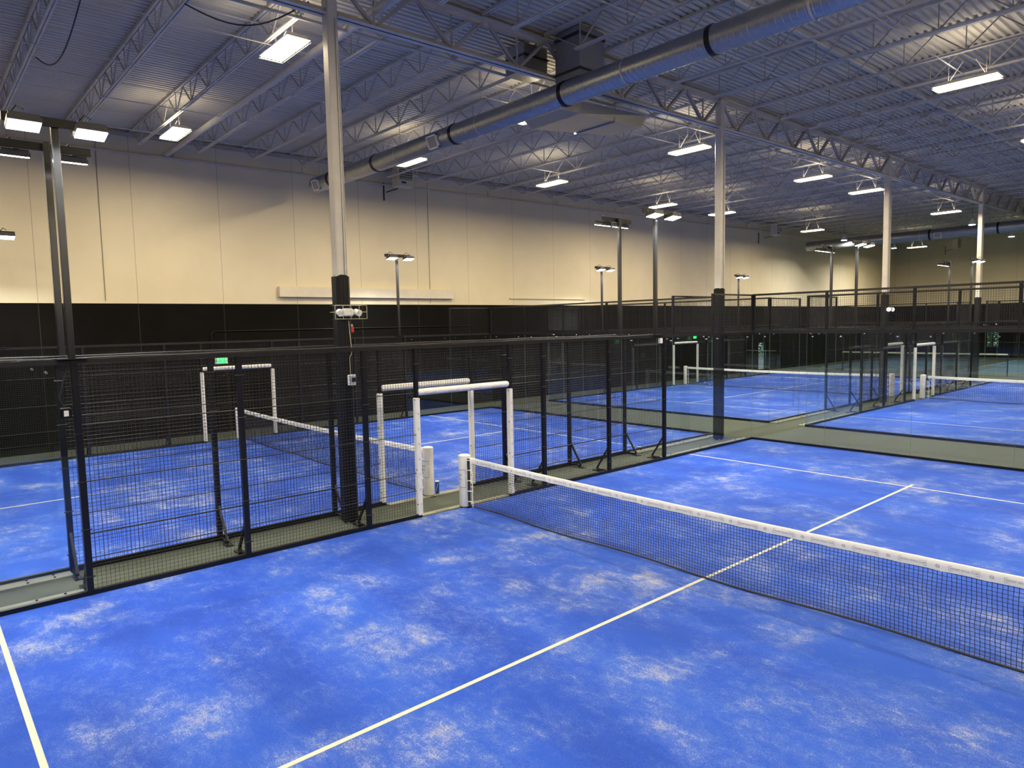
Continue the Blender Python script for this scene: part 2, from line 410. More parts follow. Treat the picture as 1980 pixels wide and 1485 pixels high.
# ------------------------------------------------------------------ columns
YC = [-1.98, 9.28, 20.6, 31.95, 43.3]
def column(x, y, lab):
    t = thing('column', lab, 'column', (x, y, 0), 'steel columns between the courts')
    mb = MB().bbox((x-.095, y-.095, 0), (x+.095, y+.095, ZR(y)-.1), .018); mb.build('shaft', 'column_cream', t)
    mb = MB().bbox((x-.122, y-.122, 0), (x+.122, y+.122, 4.17), .045); mb.build('wrap', 'column_wrap', t)
    MB().box((x+.120, y-.012, .2), (x+.127, y+.012, 4.1)).build('seam_strip', 'black_steel', t)
    MB().tube([(x+.115, y+.04, 4.17), (x+.115, y+.04, 8.2)], .014, 6).tube([(x+.115, y+.07, 4.17), (x+.115, y+.07, 7.7)], .008, 6).build('conduit', 'column_cream', t)
    MB().bbox((x-.15, y-.15, ZR(y)-.22), (x+.15, y+.15, ZR(y)-.16), .01).build('cap_plate', 'roof_steel', t)
labs = ['near cream column with black lower wrap, between the two nearest courts', 'second cream column with black lower wrap, beyond the far corner of the near court', 'third cream column, standing between the two far courts', 'fourth cream column, rightmost one, beyond the far courts', 'farthest cream column near the far wall']
for y, l in zip(YC, labs): column(-.65, y, l)
x, y = -.65, YC[0]
t = thing('emergency_light', 'white twin-head emergency light in a wire cage on the near column', 'emergency light', (x+.16, y, 3.44))
MB().bbox((x+.13, y-.09, 3.47), (x+.22, y+.11, 3.60), .02).build('housing', 'white_plastic', t)
for s in (-1, 1): MB().sphere((x+.19, y+.01+s*.15, 3.54), .055, 12, 8).tube([(x+.19, y+.01+s*.15, 3.54), (x+.27, y+.01+s*.17, 3.52)], [.05, .055], 12).build('lamp_head', 'white_plastic', t, smooth=True)
mb = MB(); X0, X1, Y0, Y1, Z0, Z1 = x+.125, x+.30, y-.27, y+.30, 3.43, 3.65
for z in (Z0, (Z0+Z1)/2, Z1):
    for p, q in (((X0,Y0,z),(X1,Y0,z)), ((X1,Y0,z),(X1,Y1,z)), ((X1,Y1,z),(X0,Y1,z)), ((X0,Y1,z),(X0,Y0,z))): mb.bar(p, q, .006)
for yy in (Y0, Y0+.14, Y0+.28, Y0+.43, Y1):
    mb.bar((X1,yy,Z0), (X1,yy,Z1), .006); mb.bar((X0,yy,Z1), (X1,yy,Z1), .006); mb.bar((X0,yy,Z0), (X1,yy,Z0), .006)
mb.build('wire_cage', 'cage_wire', t)
t = thing('thermostat', 'small white thermostat box on the near column, below the emergency light', 'thermostat', (x+.125, y+.05, 2.33))
MB().bbox((x+.118, y-.01, 2.33), (x+.17, y+.13, 2.51), .01).build('case', 'white_plastic', t)
MB().box((x+.17, y+.045, 2.39), (x+.173, y+.115, 2.46)).build('screen', 'screen_dark', t)
MB().tube([(x+.14, y+.04, 2.51), (x+.14, y+.04, 2.8), (x+.14, y+.08, 2.86), (x+.13, y+.05, 3.4)], .006, 6).build('cable', 'cage_wire', t)
t = thing('fire_strobe', 'small red fire alarm strobe on the far side of the near column', 'fire alarm', (x, y+.13, 3.2))
MB().bbox((x-.05, y+.118, 3.2), (x+.06, y+.185, 3.30), .01).build('case', 'red_plastic', t); MB().bbox((x-.04, y+.118, 3.30), (x+.05, y+.175, 3.34), .008).build('lens', 'white_plastic', t)
t = thing('emergency_light', 'white caged emergency light on the third column between the far courts', 'emergency light', (-.5, YC[2], 3.5))
MB().bbox((-.53, YC[2]-.1, 3.5), (-.40, YC[2]+.12, 3.64), .02).build('housing', 'white_plastic', t)
for s in (-1, 1): MB().sphere((-.44, YC[2]+s*.19, 3.56), .07, 12, 8).build('lamp_head', 'lamp_spot', t, smooth=True)

# ------------------------------------------------------------------ roof steel
JY = [-2.05+1.62*n for n in range(-7, 36)]
def joist_parts(xa, xb, full=False):
    # local frame: x absolute, y = 0, z relative to deck underside
    tc = MB(); tc.box((xa, -.055, -.06), (xb, -.008, 0)).box((xa, .008, -.06), (xb, .055, 0))
    e = .95
    b0, b1 = xa+e, xb-e
    bc = MB(); bc.box((b0-(e-.1 if full else .12), -.045, -.57), (b1+.12, -.01, -.535)).box((b0-(e-.1 if full else .12), .01, -.57), (b1+.12, .045, -.535))
    wb = MB(); n = round((b1-b0)/1.22); st = (b1-b0)/n
    for i in range(n+1):
        xx = b0+i*st
        tl, tr = (xa+.1 if i == 0 else xx-st/2), (xb-.1 if i == n else xx+st/2)
        wb.bar((tl, 0, -.05), (xx, 0, -.545), .024); wb.bar((xx, 0, -.545), (tr, 0, -.05), .024)
        wb.bar((xx, 0, -.545), (xx, 0, -.05), .018)
    return tc.mesh('top_chord', 'roof_steel'), bc.mesh('bottom_chord', 'roof_steel'), wb.mesh('web', 'roof_steel_dark')
JL = joist_parts(XW+.05, -.68); JR = joist_parts(-.62, XR-.05); JLc = joist_parts(XW+.05, -.68, False)
def joist(kind, y, lab, grp):
    t = thing('roof_joist', lab, 'joist', (0, y, ZR(y)-.002), grp)
    for nm, me in zip(('top_chord', 'bottom_chord', 'web'), kind): inst(nm, me, t, ORG[t.name])
near_l = {-4: 'open-web joist in the top left corner above the tall twin light masts', }
for n, y in enumerate(JY):
    if y > YF-.3 or y < YB+.3: continue
    k = n-7
    colj = min(abs(y-c) for c in YC) < .3
    z_l = 'left roof bay'; 
    where = ('in the left bay on the camera side of the round duct' if y < 2.6 else 'in the left bay between the round duct and third column' if y < 20 else 'in the left bay between the third column and far wall')
    if colj: where = 'in the left bay meeting the %s column' % ['near', 'second', 'third', 'fourth', 'farthest'][[abs(y-c) < .3 for c in YC].index(True)]
    joist(JL, y, 'grey open-web joist '+where, 'roof joists, left bay')
    where = where.replace('left bay', 'right bay')
    joist(JR, y, 'grey open-web joist '+where, 'roof joists, right bay')
# girders between columns
def girder(ya, yb, lab):
    t = thing('roof_girder', lab, 'girder', (-.65, ya, ZR(ya)-.9), 'roof girders along the column line')
    xg = -.65
    zt = lambda y: ZR(y)-.13; zb = lambda y: ZR(y)-.87
    def sl(b, z0, z1, x0, x1, a, c):
        b.add([(x0,a,z0(a)),(x1,a,z0(a)),(x1,c,z0(c)),(x0,c,z0(c)),(x0,a,z1(a)),(x1,a,z1(a)),(x1,c,z1(c)),(x0,c,z1(c))], [(0,3,2,1),(4,5,6,7),(0,1,5,4),(1,2,6,5),(2,3,7,6),(3,0,4,7)])
    a, c = ya+.1, yb-.1
    b = MB()
    for s in (-1, 1): sl(b, lambda y: zt(y)-.012, zt, xg+s*.012, xg+s*.11, a, c); sl(b, lambda y: zt(y)-.1, zt, xg+s*.012, xg+s*.024, a, c)
    b.build('top_chord', 'roof_steel', t)
    b = MB()
    for s in (-1, 1): sl(b, zb, lambda y: zb(y)+.012, xg+s*.012, xg+s*.11, a, c); sl(b, zb, lambda y: zb(y)+.1, xg+s*.012, xg+s*.024, a, c)
    b.build('bottom_chord', 'roof_steel', t)
    n = 7; st = (yb-ya)/n
    for i in range(n):
        y0, ym, y1 = ya+i*st, ya+(i+.5)*st, ya+(i+1)*st
        b = MB()
        for s in (-1, 1):
            b.bar((xg+s*.03, y0+.06, zt(y0)-.05), (xg+s*.03, ym-.04, zb(ym)+.06), .03, .045)
            b.bar((xg+s*.03, ym+.04, zb(ym)+.06), (xg+s*.03, y1-.06, zt(y1)-.05), .03, .055)
        b.bar((xg, ym, zb(ym)+.06), (xg, ym, zt(ym)-.05), .03)
        b.build('web_brace', 'roof_steel_dark', t)
YCC = [YC[0]-11.3] + YC
gl = ['steel girder running out of the top of the picture from the near column', 'deep steel girder from the near column to the second column, passing above the round duct', 'steel girder between the second and third columns', 'steel girder between the third and fourth columns', 'farthest steel girder, beyond the fourth column']
for i in range(5): girder(YCC[i], YCC[i+1], gl[i])
for y in JY:
    pass
# seats of the joists on the girder are part of the joists; bridging rods run along y
def sloped_rod(name, x, dz, lab, grp, r=.011):
    z = lambda y: ZR(y)+dz
    return tag(MB().tube([(x, YB+.2, z(YB)), (x, YF-.2, z(YF))], r, 6).build(name, 'roof_steel', org=(x, 0, z(0))), lab, 'bridging rod', grp)
for k, x in enumerate((-10.9, -8.4, -5.9, -3.4)):
    w = ['nearest the left wall', 'second out from the left wall', 'third out from the left wall', 'nearest the girder on its left'][k]
    sloped_rod('bridging_rod', x, -.09, 'thin upper bridging rod tying the left bay joists, '+w, 'bridging rods')
    sloped_rod('bridging_rod', x+.35, -.575, 'thin lower bridging rod under the left bay joists, '+w, 'bridging rods')
for k, x in enumerate((1.6, 4.2, 6.8, 9.4)):
    w = ['nearest the girder on its right', 'second out from the girder', 'third out from the girder', 'farthest right'][k]
    sloped_rod('bridging_rod', x, -.09, 'thin upper bridging rod tying the right bay joists, '+w, 'bridging rods')
    sloped_rod('bridging_rod', x+.35, -.575, 'thin lower bridging rod under the right bay joists, '+w, 'bridging rods')
tag(MB().tube([(XW+.1, -1.12, 8.58), (XR-.2, -1.12, 8.58)], .075, 14).build('water_main', 'cream_steel', org=(-6, -1.12, 8.58), smooth=True), 'thick cream sprinkler main running beside a joist from the left wall past the near column', 'pipe')
for k, (x, z) in enumerate(((-1.6, 8.42), (2.8, 8.9))):
    tag(MB().tube([(x, YB+.3, z), (x, YF-.3, z+.6)], .03, 8).build('sprinkler_pipe', 'roof_steel', org=(x, 0, z)), ['grey sprinkler branch pipe just left of the girder', 'grey sprinkler branch pipe in the right bay'][k], 'pipe')
for k, (x0, y0, x1, y1, sag) in enumerate(((-2.2, -3.7, -.9, -2.2, .35), (-6.2, -5.2, -3.0, -5.0, .5))):
    pts = [(x0+(x1-x0)*i/12, y0+(y1-y0)*i/12, 8.5-sag*math.sin(math.pi*i/12)) for i in range(13)]
    tag(MB().tube(pts, .012, 6).build('hanging_cable', 'cable', org=pts[0]), ['black cable drooping from the joists beside the near column', 'black cable loop sagging under the joists at the top left'][k], 'cable')

# ------------------------------------------------------------------ ducts
def duct(xa, xb, y, z, r, lab, regs, collars, hang):
    t = thing('round_duct', lab, 'duct', ((xa+xb)/2, y, z))
    n = 28; pts = []; rad = []
    x = xa
    while x < xb:
        pts += [(x, y, z), (x+.003, y, z), (x+.008, y, z), (x+.011, y, z), (x+.016, y, z), (x+.108, y, z)]; rad += [r, r+.004, r+.004, r, r, r]; x += .115
    pts.append((xb, y, z)); rad.append(r)
    MB().tube(pts, rad, n).build('duct_body', 'galv', t, smooth=True)
    for xc in collars: MB().tube([(xc-.05, y, z), (xc-.04, y, z), (xc+.04, y, z), (xc+.05, y, z)], [r+.003, r+.016, r+.016, r+.003], n).build('collar', 'black_steel', t, smooth=True)
    for xc in regs:
        a = math.radians(-20); ny, nz = -math.cos(a), math.sin(a)
        c = Vector((xc, y+ny*r, z+nz*r)); up = Vector((0, -nz, ny)) * -1; nn = Vector((0, ny, nz)); ux = Vector((1,0,0))
        def q(m_, u0, u1, v0, v1, d0, d1):
            vs = [c+ux*u+up*v+nn*d for d in (d0, d1) for u, v in ((u0,v0),(u1,v0),(u1,v1),(u0,v1))]
            m_.add(vs, [(3,2,1,0),(4,5,6,7),(0,1,5,4),(1,2,6,5),(2,3,7,6),(3,0,4,7)])
        fr = MB()
        for u0, u1, v0, v1 in ((-.2,.2,-.16,-.13), (-.2,.2,.13,.16), (-.2,-.17,-.16,.16), (.17,.2,-.16,.16)): q(fr, u0, u1, v0, v1, -.03, .045)
        f = fr.build('register', 'white_plastic', t)
        g = MB(); q(g, -.17, .17, -.13, .13, -.02, .02)
        for i in range(12): q(g, -.17, .17, -.12+i*.021, -.11+i*.021, .02, .032)
        g.build('grille', 'roof_steel_dark', f)
    for xc in hang:
        MB().tube([(xc, y, z+r), (xc, y, ZR(y))], .008, 6).tube([(xc-.02, y, z), (xc+.02, y, z)], r+.006, n, caps=False).build('hanger', 'roof_steel', t)
duct(-11.5, 10.5, 2.95, 7.90, .235, 'near spiral galvanised duct crossing below the girder', [-4.55, -11.0], [-10.3, -7.6, -3.9, -.2, 3.2], [-11.2, -9.2, -6.4, -2.9, 1.4, 4.9])
duct(-11.7, 10.5, 37.2, 7.93, .30, 'far spiral galvanised duct along the end of the hall beyond the fourth column', [-4.05], [-4.5, -1.2], [-11, -8, -5, -2, 1])
# rectangular ductwork
def frustum(b, c0, c1):
    # c0, c1 rectangles (4 verts each)
    b.add(list(c0)+list(c1), [(3,2,1,0),(4,5,6,7),(0,1,5,4),(1,2,6,5),(2,3,7,6),(3,0,4,7)])
t = thing('supply_plenum', 'galvanised rectangular duct drop above the round duct, right of the girder', 'duct', (-.1, 3.2, 8.14))
MB().box((-.42, 2.88, 8.14), (.25, 3.60, 9.1)).build('duct_box', 'galv', t)
MB().box((-.44, 2.86, 8.92), (.27, 3.62, 8.98)).build('flange', 'dark_slot', t)
b = MB().box((-.45, 2.85, 8.26), (.28, 3.63, 8.30)); b.build('lower_flange', 'dark_slot', t)
t = thing('supply_plenum', 'galvanised duct box behind the girder brace, left of the duct drop', 'duct', (-1.1, 2.4, 8.4))
MB().box((-1.35, 2.35, 8.42), (-.78, 3.0, 8.95)).build('duct_box', 'galv', t); MB().box((-1.37, 2.33, 8.7), (-.76, 3.02, 8.74)).build('flange', 'dark_slot', t)
t = thing('return_plenum', 'wide flat galvanised box duct tapering below the girder behind the round duct', 'duct', (-1.3, 5.4, 8.0))
b = MB(); frustum(b, [(-2.0,3.7,7.72),(-.5,3.7,7.72),(-.85,6.2,7.92),(-1.75,6.2,7.92)], [(-2.0,3.7,7.98),(-.5,3.7,7.98),(-.8,6.35,8.22),(-1.8,6.35,8.22)]); b.build('duct_box', 'galv', t)
b = MB(); frustum(b, [(-1.6,3.0,7.75),(-.6,3.0,7.75),(-.5,3.7,7.72),(-2.0,3.7,7.72)], [(-1.6,3.0,7.95),(-.6,3.0,7.95),(-.5,3.7,7.98),(-2.0,3.7,7.98)]); b.build('transition', 'galv', t)
MB().box((-1.93, 5.0, 7.80), (-.66, 5.04, 8.12)).build('seam_flange', 'roof_steel_dark', t)
for hx, hy in ((-1.78, 6.0), (-.8, 6.0), (-.56, 4.2)): MB().tube([(hx, hy, 8.0), (hx, hy, ZR(hy))], .008, 6).build('hanger', 'roof_steel', t)

# ------------------------------------------------------------------ unit heaters
def heater(x, y, z, lab, mt='heater_tan'):
    t = thing('unit_heater', lab, 'heater', (x, y, z))
    MB().bbox((x-.2, y-.34, z), (x+.2, y+.34, z+.72), .02).build('cabinet', mt, t)
    MB().box((x+.2, y-.29, z+.24), (x+.206, y+.29, z+.68)).build('opening', 'dark_slot', t)
    b = MB()
    for k in range(5): b.box((x+.207, y-.29, z+.27+k*.085), (x+.226, y+.29, z+.29+k*.085))
    for k in range(9): b.box((x+.208, y-.29+k*.07, z+.24), (x+.222, y-.278+k*.07, z+.68))
    b.build('louvre', mt, t)
    MB().box((x+.2, y-.19, z+.10), (x+.206, y+.0, z+.17)).build('name_plate', 'can_blue', t)
    MB().tube([(x, y+.36, z+.5), (x, y+.6, z+.5), (x, y+.6, ZR(y)-.05)], .07, 12).build('flue', 'roof_steel', t, smooth=True)
    for sx, sy in ((-.15, -.28), (.15, .28)): MB().tube([(x+sx, y+sy, z+.7), (x+sx, y+sy, ZR(y)-.05)], .008, 6).build('hanger', 'roof_steel', t)
    MB().bar((x-.2, y-.1, z-.02), (x-.62, y-.35, z-.12), .03).bar((XW+.02 if x < -11.8 else x-.62, y-.35, z-.4), (XW+.02 if x < -11.8 else x-.62, y-.35, z+.25), .035).build('bracket', 'black_steel', t)
heater(-12.2, 6.74, 8.38, 'tan louvred unit heater hung by the left wall, under the near duct, lit yellow')
heater(-12.0, 33.7, 8.45, 'grey-tan unit heater near the far end of the left wall', 'cream_steel')
heater(-7.75, 52.8, 8.3, 'dark unit heater hung against the far wall', 'heater_tan')

# ------------------------------------------------------------------ ceiling lights
def troffer(x, y, lab, grp='rectangular ceiling lights'):
    z = 8.2; t = thing('ceiling_light', lab, 'ceiling light', (x, y, z), grp)
    L, Wd = .61, .22
    b = MB(); b.add([(x-L, y-Wd, z+.01), (x+L, y-Wd, z+.01), (x+L, y+Wd, z+.01), (x-L, y+Wd, z+.01), (x-L+.05, y-Wd+.07, z+.09), (x+L-.05, y-Wd+.07, z+.09), (x+L-.05, y+Wd-.07, z+.09), (x-L+.05, y+Wd-.07, z+.09)], [(3,2,1,0),(4,5,6,7),(0,1,5,4),(1,2,6,5),(2,3,7,6),(3,0,4,7)]); b.build('housing', 'troffer', t)
    b = MB()
    for k in range(6): b.tube([(x-L+.04, y-Wd+.045+k*.07, z-.005), (x+L-.04, y-Wd+.045+k*.07, z-.005)], .014, 8)
    b.build('tubes', 'lamp_ceiling', t)
    MB().box((x-L+.02, y-Wd+.02, z+.004), (x+L-.02, y+Wd-.02, z+.010)).build('reflector', 'lamp_ceiling', t)
    b = MB()
    for k in range(14): b.bar((x-L+.03+k*.091, y-Wd, z-.025), (x-L+.03+k*.091, y+Wd, z-.025), .004)
    for s in (-1, 1): b.bar((x-L, y+s*Wd, z-.02), (x+L, y+s*Wd, z-.02), .006); b.bar((x+s*L, y-Wd, z-.02), (x+s*L, y+Wd, z-.02), .006)
    b.build('guard', 'cage_wire', t)
    zj = ZR(y)-.55
    b = MB()
    for s in (-1, 1): b.bar((x+s*.35, y, z+.09), (x+s*.12, y+.1, zj), .012); b.bar((x+s*.35, y, z+.09), (x+s*.35, y, zj), .006)
    b.build('hanger', 'roof_steel_dark', t)
    area('lamp', t, (x, y, z-.04), 1.15, .4, P_CEIL, C_CEIL, spread=178)
    area('uplight', t, (x, y, z+.12), 1.1, .3, P_UP, (1.0, .88, .70), (math.pi, 0, 0), 180)
CL = [(-2.23,-2.05,'large lit ceiling light hung left of the near column, nearest the camera'),
 (-8.99,-1.98,'lit ceiling light near the left wall, right of the tall twin masts'),
 (-2.48,4.21,'ceiling light glowing just under the round duct below the girder'),
 (-8.05,4.34,'ceiling light above the tan unit heater'),
 (4.76,3.9,'ceiling light at the top edge of the picture beside the end of the round duct'),
 (4.89,9.9,'lone lit ceiling light high in the right roof bay'),
 (-2.09,9.99,'long lit ceiling light just left of the top of the second column'),
 (-7.86,10.11,'small lit ceiling light left of the far masts, right of the tan heater'),
 (-1.81,17.05,'lit ceiling light in the middle between the second and third columns'),
 (-8.44,17.33,'lit ceiling light directly above a twin floodlight mast, left of the second column'),
 (-1.71,21.31,'lit ceiling light just left of the third column'),
 (-8.16,21.44,'lit ceiling light partly hidden behind the second column'),
 (-1.7,30.47,'lit ceiling light between the third and fourth columns'),
 (-8.64,31.42,'lit ceiling light right of the far grey heater'),
 (-8.65,47.45,'lit ceiling light above the dark heater on the far wall')]
CL.append((-1.7, 47.4, 'ceiling light cut off by the right edge of the picture, below the far duct'))
for c in CL: troffer(*c)
for (x, y) in ((4.9,-2), (4.9,17), (4.9,24), (4.9,31), (-2.2,-8.5), (4.9,-8.5), (-8.9,-8.5), (10.4,-2), (10.4,4), (10.4,12), (10.4,24), (4.9,38), (4.9,45), (4.9,52)):  # unseen rows carried on; the last one is added to brighten the far wall
    troffer(x, y, 'ceiling light outside the picture, over the %s of the hall' % ('right side' if x > 3 else 'left side' if x < -5 else 'middle'), 'ceiling lights out of view')
def bell(x, y, lab):
    z = 8.15; t = thing('bell_light', lab, 'bell light', (x, y, z), 'bell-shaped high bay lights')
    MB().tube([(x,y,z-.12), (x,y,z-.02), (x,y,z+.10), (x,y,z+.2)], [.17, .15, .08, .05], 16).build('shade', 'white_plastic', t, smooth=True)
    MB().tube([(x,y,z-.14), (x,y,z-.125)], .155, 16).build('diffuser', 'lamp_court', t)
    MB().tube([(x,y,z+.2), (x,y,ZR(y))], .008, 6).build('cord', 'cable', t)
    area('lamp', t, (x, y, z-.16), .26, .26, P_BELL, (1, .95, .85))
for c in ((-9.03,36.41,'small bell light in front of the far duct, leftmost of the four'), (-9.18,44.7,'small bell light beneath the far duct, right of the third column'), (-1.92,35.25,'bell light just left of the fourth column above the far duct'), (-2.22,44.0,'bell light at the right edge below the far duct')): bell(*c)

# ------------------------------------------------------------------ courts
_pan = {}
def panel_mesh(length, z0, z1, axis='y'):
    key = (round(length, 3), round(z0, 3), round(z1, 3), axis)
    if key in _pan: return _pan[key]
    b = MB(); h = .0038
    def bar(p, q, t_):
        if axis == 'x': p, q = (p[1], p[0], p[2]), (q[1], q[0], q[2])
        b.bar(p, q, t_, caps=False)
    n = max(1, round(length/.05))
    for i in range(n+1): bar((0, -length/2+i*length/n, z0), (0, -length/2+i*length/n, z1), h)
    k = round((z1-z0)/.05)
    for i in range(k+1): bar((.004, -length/2, z0+i*(z1-z0)/k), (.004, length/2, z0+i*(z1-z0)/k), h)
    for z in (.48, .79, 1.45, 2.16):
        if z0 < z < z1: bar((.006, -length/2, z), (.006, length/2, z), .011)
    _pan[key] = b.mesh('mesh_panel', 'black_wire')
    _pan[key].polygons.foreach_set('use_smooth', [True]*len(_pan[key].polygons)); return _pan[key]
YP = [-5.93, -3.95, -1.98, -1.0, 1.10, 1.98, 3.95, 5.93]
def post(t, x, y, z0, z1, w=.035, d=.04, name='post', bolts=0):
    MB().box((x-w, y-d, z0), (x+w, y+d, z1)).build(name, 'black_steel', t)
def side_fence(x, yc, out, lab, braces=True):
    """12 m of welded mesh with a doorway at the net; out = side (+1/-1) away from the court"""
    t = thing('mesh_fence', lab, 'fence', (x, yc, 0), 'mesh side fences of the courts')
    for k, y in enumerate(YP):
        post(t, x, yc+y, 0, FH, .035, .036 if k not in (3, 4) else .03)
        if k not in (3, 4) and braces:
            s = out; yy = yc+y
            b = MB(); b.bar((x+s*.03, yy, .55), (x+s*.36, yy, .06), .035).bar((x+s*.36, yy, .045), (x+s*.03, yy, .045), .035).box((x+s*.27, yy-.05, 0), (x+s*.47, yy+.05, .02))
            f = b.build('brace', 'black_steel', t)
            MB().tube([(x+s*.42, yy, .02), (x+s*.42, yy, .045)], .014, 6).build('anchor_bolt', 'bolt_steel', f)
    for a, b_ in zip(YP[:-1], YP[1:]):
        if (a, b_) == (-1.0, 1.10): inst('mesh_panel', panel_mesh(b_-a-.06, 2.22, FH-.04), t, (x+out*.01, yc+(a+b_)/2, 0))
        else: inst('mesh_panel', panel_mesh(b_-a-.07, .08, FH-.04), t, (x+out*.01, yc+(a+b_)/2, 0))
    MB().box((x-.04, yc+YP[0]-.035, FH-.04), (x+.04, yc+YP[-1]+.035, FH+.02)).build('top_rail', 'rail_black', t)
    MB().box((x-.03, yc+YP[0], .0), (x+.03, yc+YP[3], .075)).box((x-.03, yc+YP[4], .0), (x+.03, yc+YP[-1], .075)).build('bottom_rail', 'black_steel', t)
    MB().box((x-.02, yc-1.0, 2.16), (x+.02, yc+1.1, 2.22)).build('door_header', 'black_steel', t)
    if yc == 0 and x > -2:
        me = MB().tube([(0, -.062, 0), (0, .062, 0)], .008, 6).mesh('clamp_bolt', 'black_steel')
        for k, y in enumerate(YP):
            for z in (.25, .85, 1.45, 2.05, 2.65): inst('clamp_bolt', me, t, (x+.03, yc+y, z))
    return t
def pane(t, axis, c, a, b_, z0, z1):
    th = .004; m_ = MB(); g = .002
    if axis == 'y': A, B = (c-th, a+g, z0), (c+th, b_-g, z1)
    else: A, B = (a+g, c-th, z0), (b_-g, c+th, z1)
    m_.box(A, B)
    # faces: bottom, top, y-, x+, y+, x-
    m_.mi = [1, 1, 1, 0, 1, 0] if axis == 'y' else [1, 1, 0, 1, 0, 1]
    p = m_.build('glass_pane', ['glass', 'glass_edge'], t); return p
def clamp(t, axis, c, s, z, inn):
    b = MB()
    if axis == 'y': b.tube([(c-.03, s, z), (c+.03, s, z)], .017, 10)
    else: b.tube([(s, c-.03, z), (s, c+.03, z)], .017, 10)
    b.build('clamp_bolt', 'bolt_steel', t, smooth=True)
def side_glass(x, ya, yb, out, lab, high_end=None):
    """two panes from ya to yb, beam on top; the 2 m at the corner carry a mesh return"""
    t = thing('glass_side_wall', lab, 'glass wall', (x, (ya+yb)/2, 0), 'glass side walls of the courts')
    ym = (ya+yb)/2
    lo, hi = min(ya, yb), max(ya, yb); ym = (lo+hi)/2
    pane(t, 'y', x, lo, ym, .07, FH-.03); pane(t, 'y', x, ym, hi, .07, FH-.03)
    for a, b_ in ((lo, ym), (ym, hi)):
        for s in (a+.25, b_-.25): clamp(t, 'y', x, s, FH-.13, out)
    MB().box((x-.035, lo, FH-.04), (x+.035, hi, FH+.02)).build('top_beam', 'rail_black', t)
    MB().box((x-.03, lo, 0), (x+.03, hi, .07)).build('bottom_rail', 'black_steel', t)
    b = MB().box((x+out*.03, lo, 0), (x+out*.26, hi, .03)); f = b.build('base_plate', 'grey_trim', t)
    b = MB()
    for a in (lo+.2, lo+.5, ym-.2, ym+.2, hi-.5, hi-.2):
        for d in (.08, .2): b.tube([(x+out*d, a, .03), (x+out*d, a, .045)], .014, 6)
    b.build('anchor_bolts', 'black_steel', f)
    if high_end is not None:   # mesh return above the glass
        a, b_ = (high_end, high_end+1.98) if high_end < ym else (high_end-1.98, high_end)
        for y in (a+.03, b_-.03): post(t, x, y, FH+.02, 3.95, .025, .025, 'return_post')
        MB().box((x-.025, a, 3.92), (x+.025, b_, 3.96)).build('return_rail', 'rail_black', t)
        inst('mesh_panel', panel_mesh(b_-a-.1, FH+.03, 3.93), t, (x, (a+b_)/2, 0))
    return t
def back_wall(x0, y, lab, grp='glass back walls of the courts'):
    t = thing('glass_back_wall', lab, 'glass wall', (x0+5, y, 0), grp)
    for i in range(5):
        pane(t, 'x', y, x0+2*i, x0+2*i+2, .07, FH-.03)
        for s in (.35, 1.65): clamp(t, 'x', y, x0+2*i+s, FH-.13, 1)
        inst('mesh_panel', panel_mesh(1.93, FH+.06, 3.93, 'x'), t, (x0+2*i+1, y, 0))
    for i in range(6): 
        xx = min(max(x0+2*i, x0+.03), x0+9.97); post(t, xx, y, FH+.02, 3.97, .03, .03, 'upper_post')
    MB().box((x0, y-.035, 3.92), (x0+10, y+.035, 3.97)).build('upper_rail', 'rail_black', t)
    MB().box((x0, y-.045, FH-.04), (x0+10, y+.045, FH+.05)).build('beam', 'rail_black', t)
    MB().box((x0, y-.03, 0), (x0+10, y+.03, .07)).build('bottom_rail', 'black_steel', t)
    return t
def wordmark(b, place, size=.026):
    """RACKET SOCIAL CLUB in a broken rounded frame; place maps (u,v)->point"""
    vs, fs = _T['word']
    b.add([place(v[0], v[1]) for v in vs], fs)
    w, h, t_ = .128, .023, .0022
    for u0, v0, u1, v1 in ((-w, -h, -w, h), (w, -h, w, h), (-w, h, -w+.03, h), (-w, -h, -w+.03, -h), (w-.07, h, w, h), (w-.03, -h, w, -h)):
        A = [(u0-t_/2 if u0 == u1 else u0, v0 if u0 == u1 else v0-t_/2), (u1+t_/2 if u0 == u1 else u1, v0 if u0 == u1 else v0-t_/2), (u1+t_/2 if u0 == u1 else u1, v1 if u0 == u1 else v1+t_/2), (u0-t_/2 if u0 == u1 else u0, v1 if u0 == u1 else v1+t_/2)]
        b.add([place(*p) for p in A], [(0,1,2,3)])
def roundel(b, place, r=.018):
    n = 20; vs = []
    for k in range(n):
        a = 2*math.pi*k/n
        for q in (r, r*.86): vs.append(place(q*math.cos(a), q*math.sin(a)))
    b.add(vs, [(2*k, (2*k+2) % (2*n), (2*k+3) % (2*n), 2*k+1) for k in range(n)])
    for s in (-1, 1):   # two curved ball seams and a bar
        vs = []
        for k in range(9):
            a = -1.0+2.0*k/8
            for q in (.62, .50): vs.append(place(s*(r*1.0 - r*q*math.cos(a)), r*.85*math.sin(a)))
        b.add(vs, [(2*k, 2*k+2, 2*k+3, 2*k+1) for k in range(8)])
    b.add([place(-r*.35, -r*.07), place(r*.35, -r*.07), place(r*.35, r*.07), place(-r*.35, r*.07)], [(0,1,2,3)])
_T = {'word': text_mesh('RACKET SOCIAL CLUB', .0245), 'r1': text_mesh('RACKET', .045, 'LEFT'), 'r2': text_mesh('SOCIAL', .045, 'LEFT'), 'r3': text_mesh('CLUB', .045, 'LEFT')}
w0 = max(v[0] for v in _T['word'][0]); _T['word'] = ([(v[0]*.115/w0, v[1], 0) for v in _T['word'][0]], _T['word'][1])
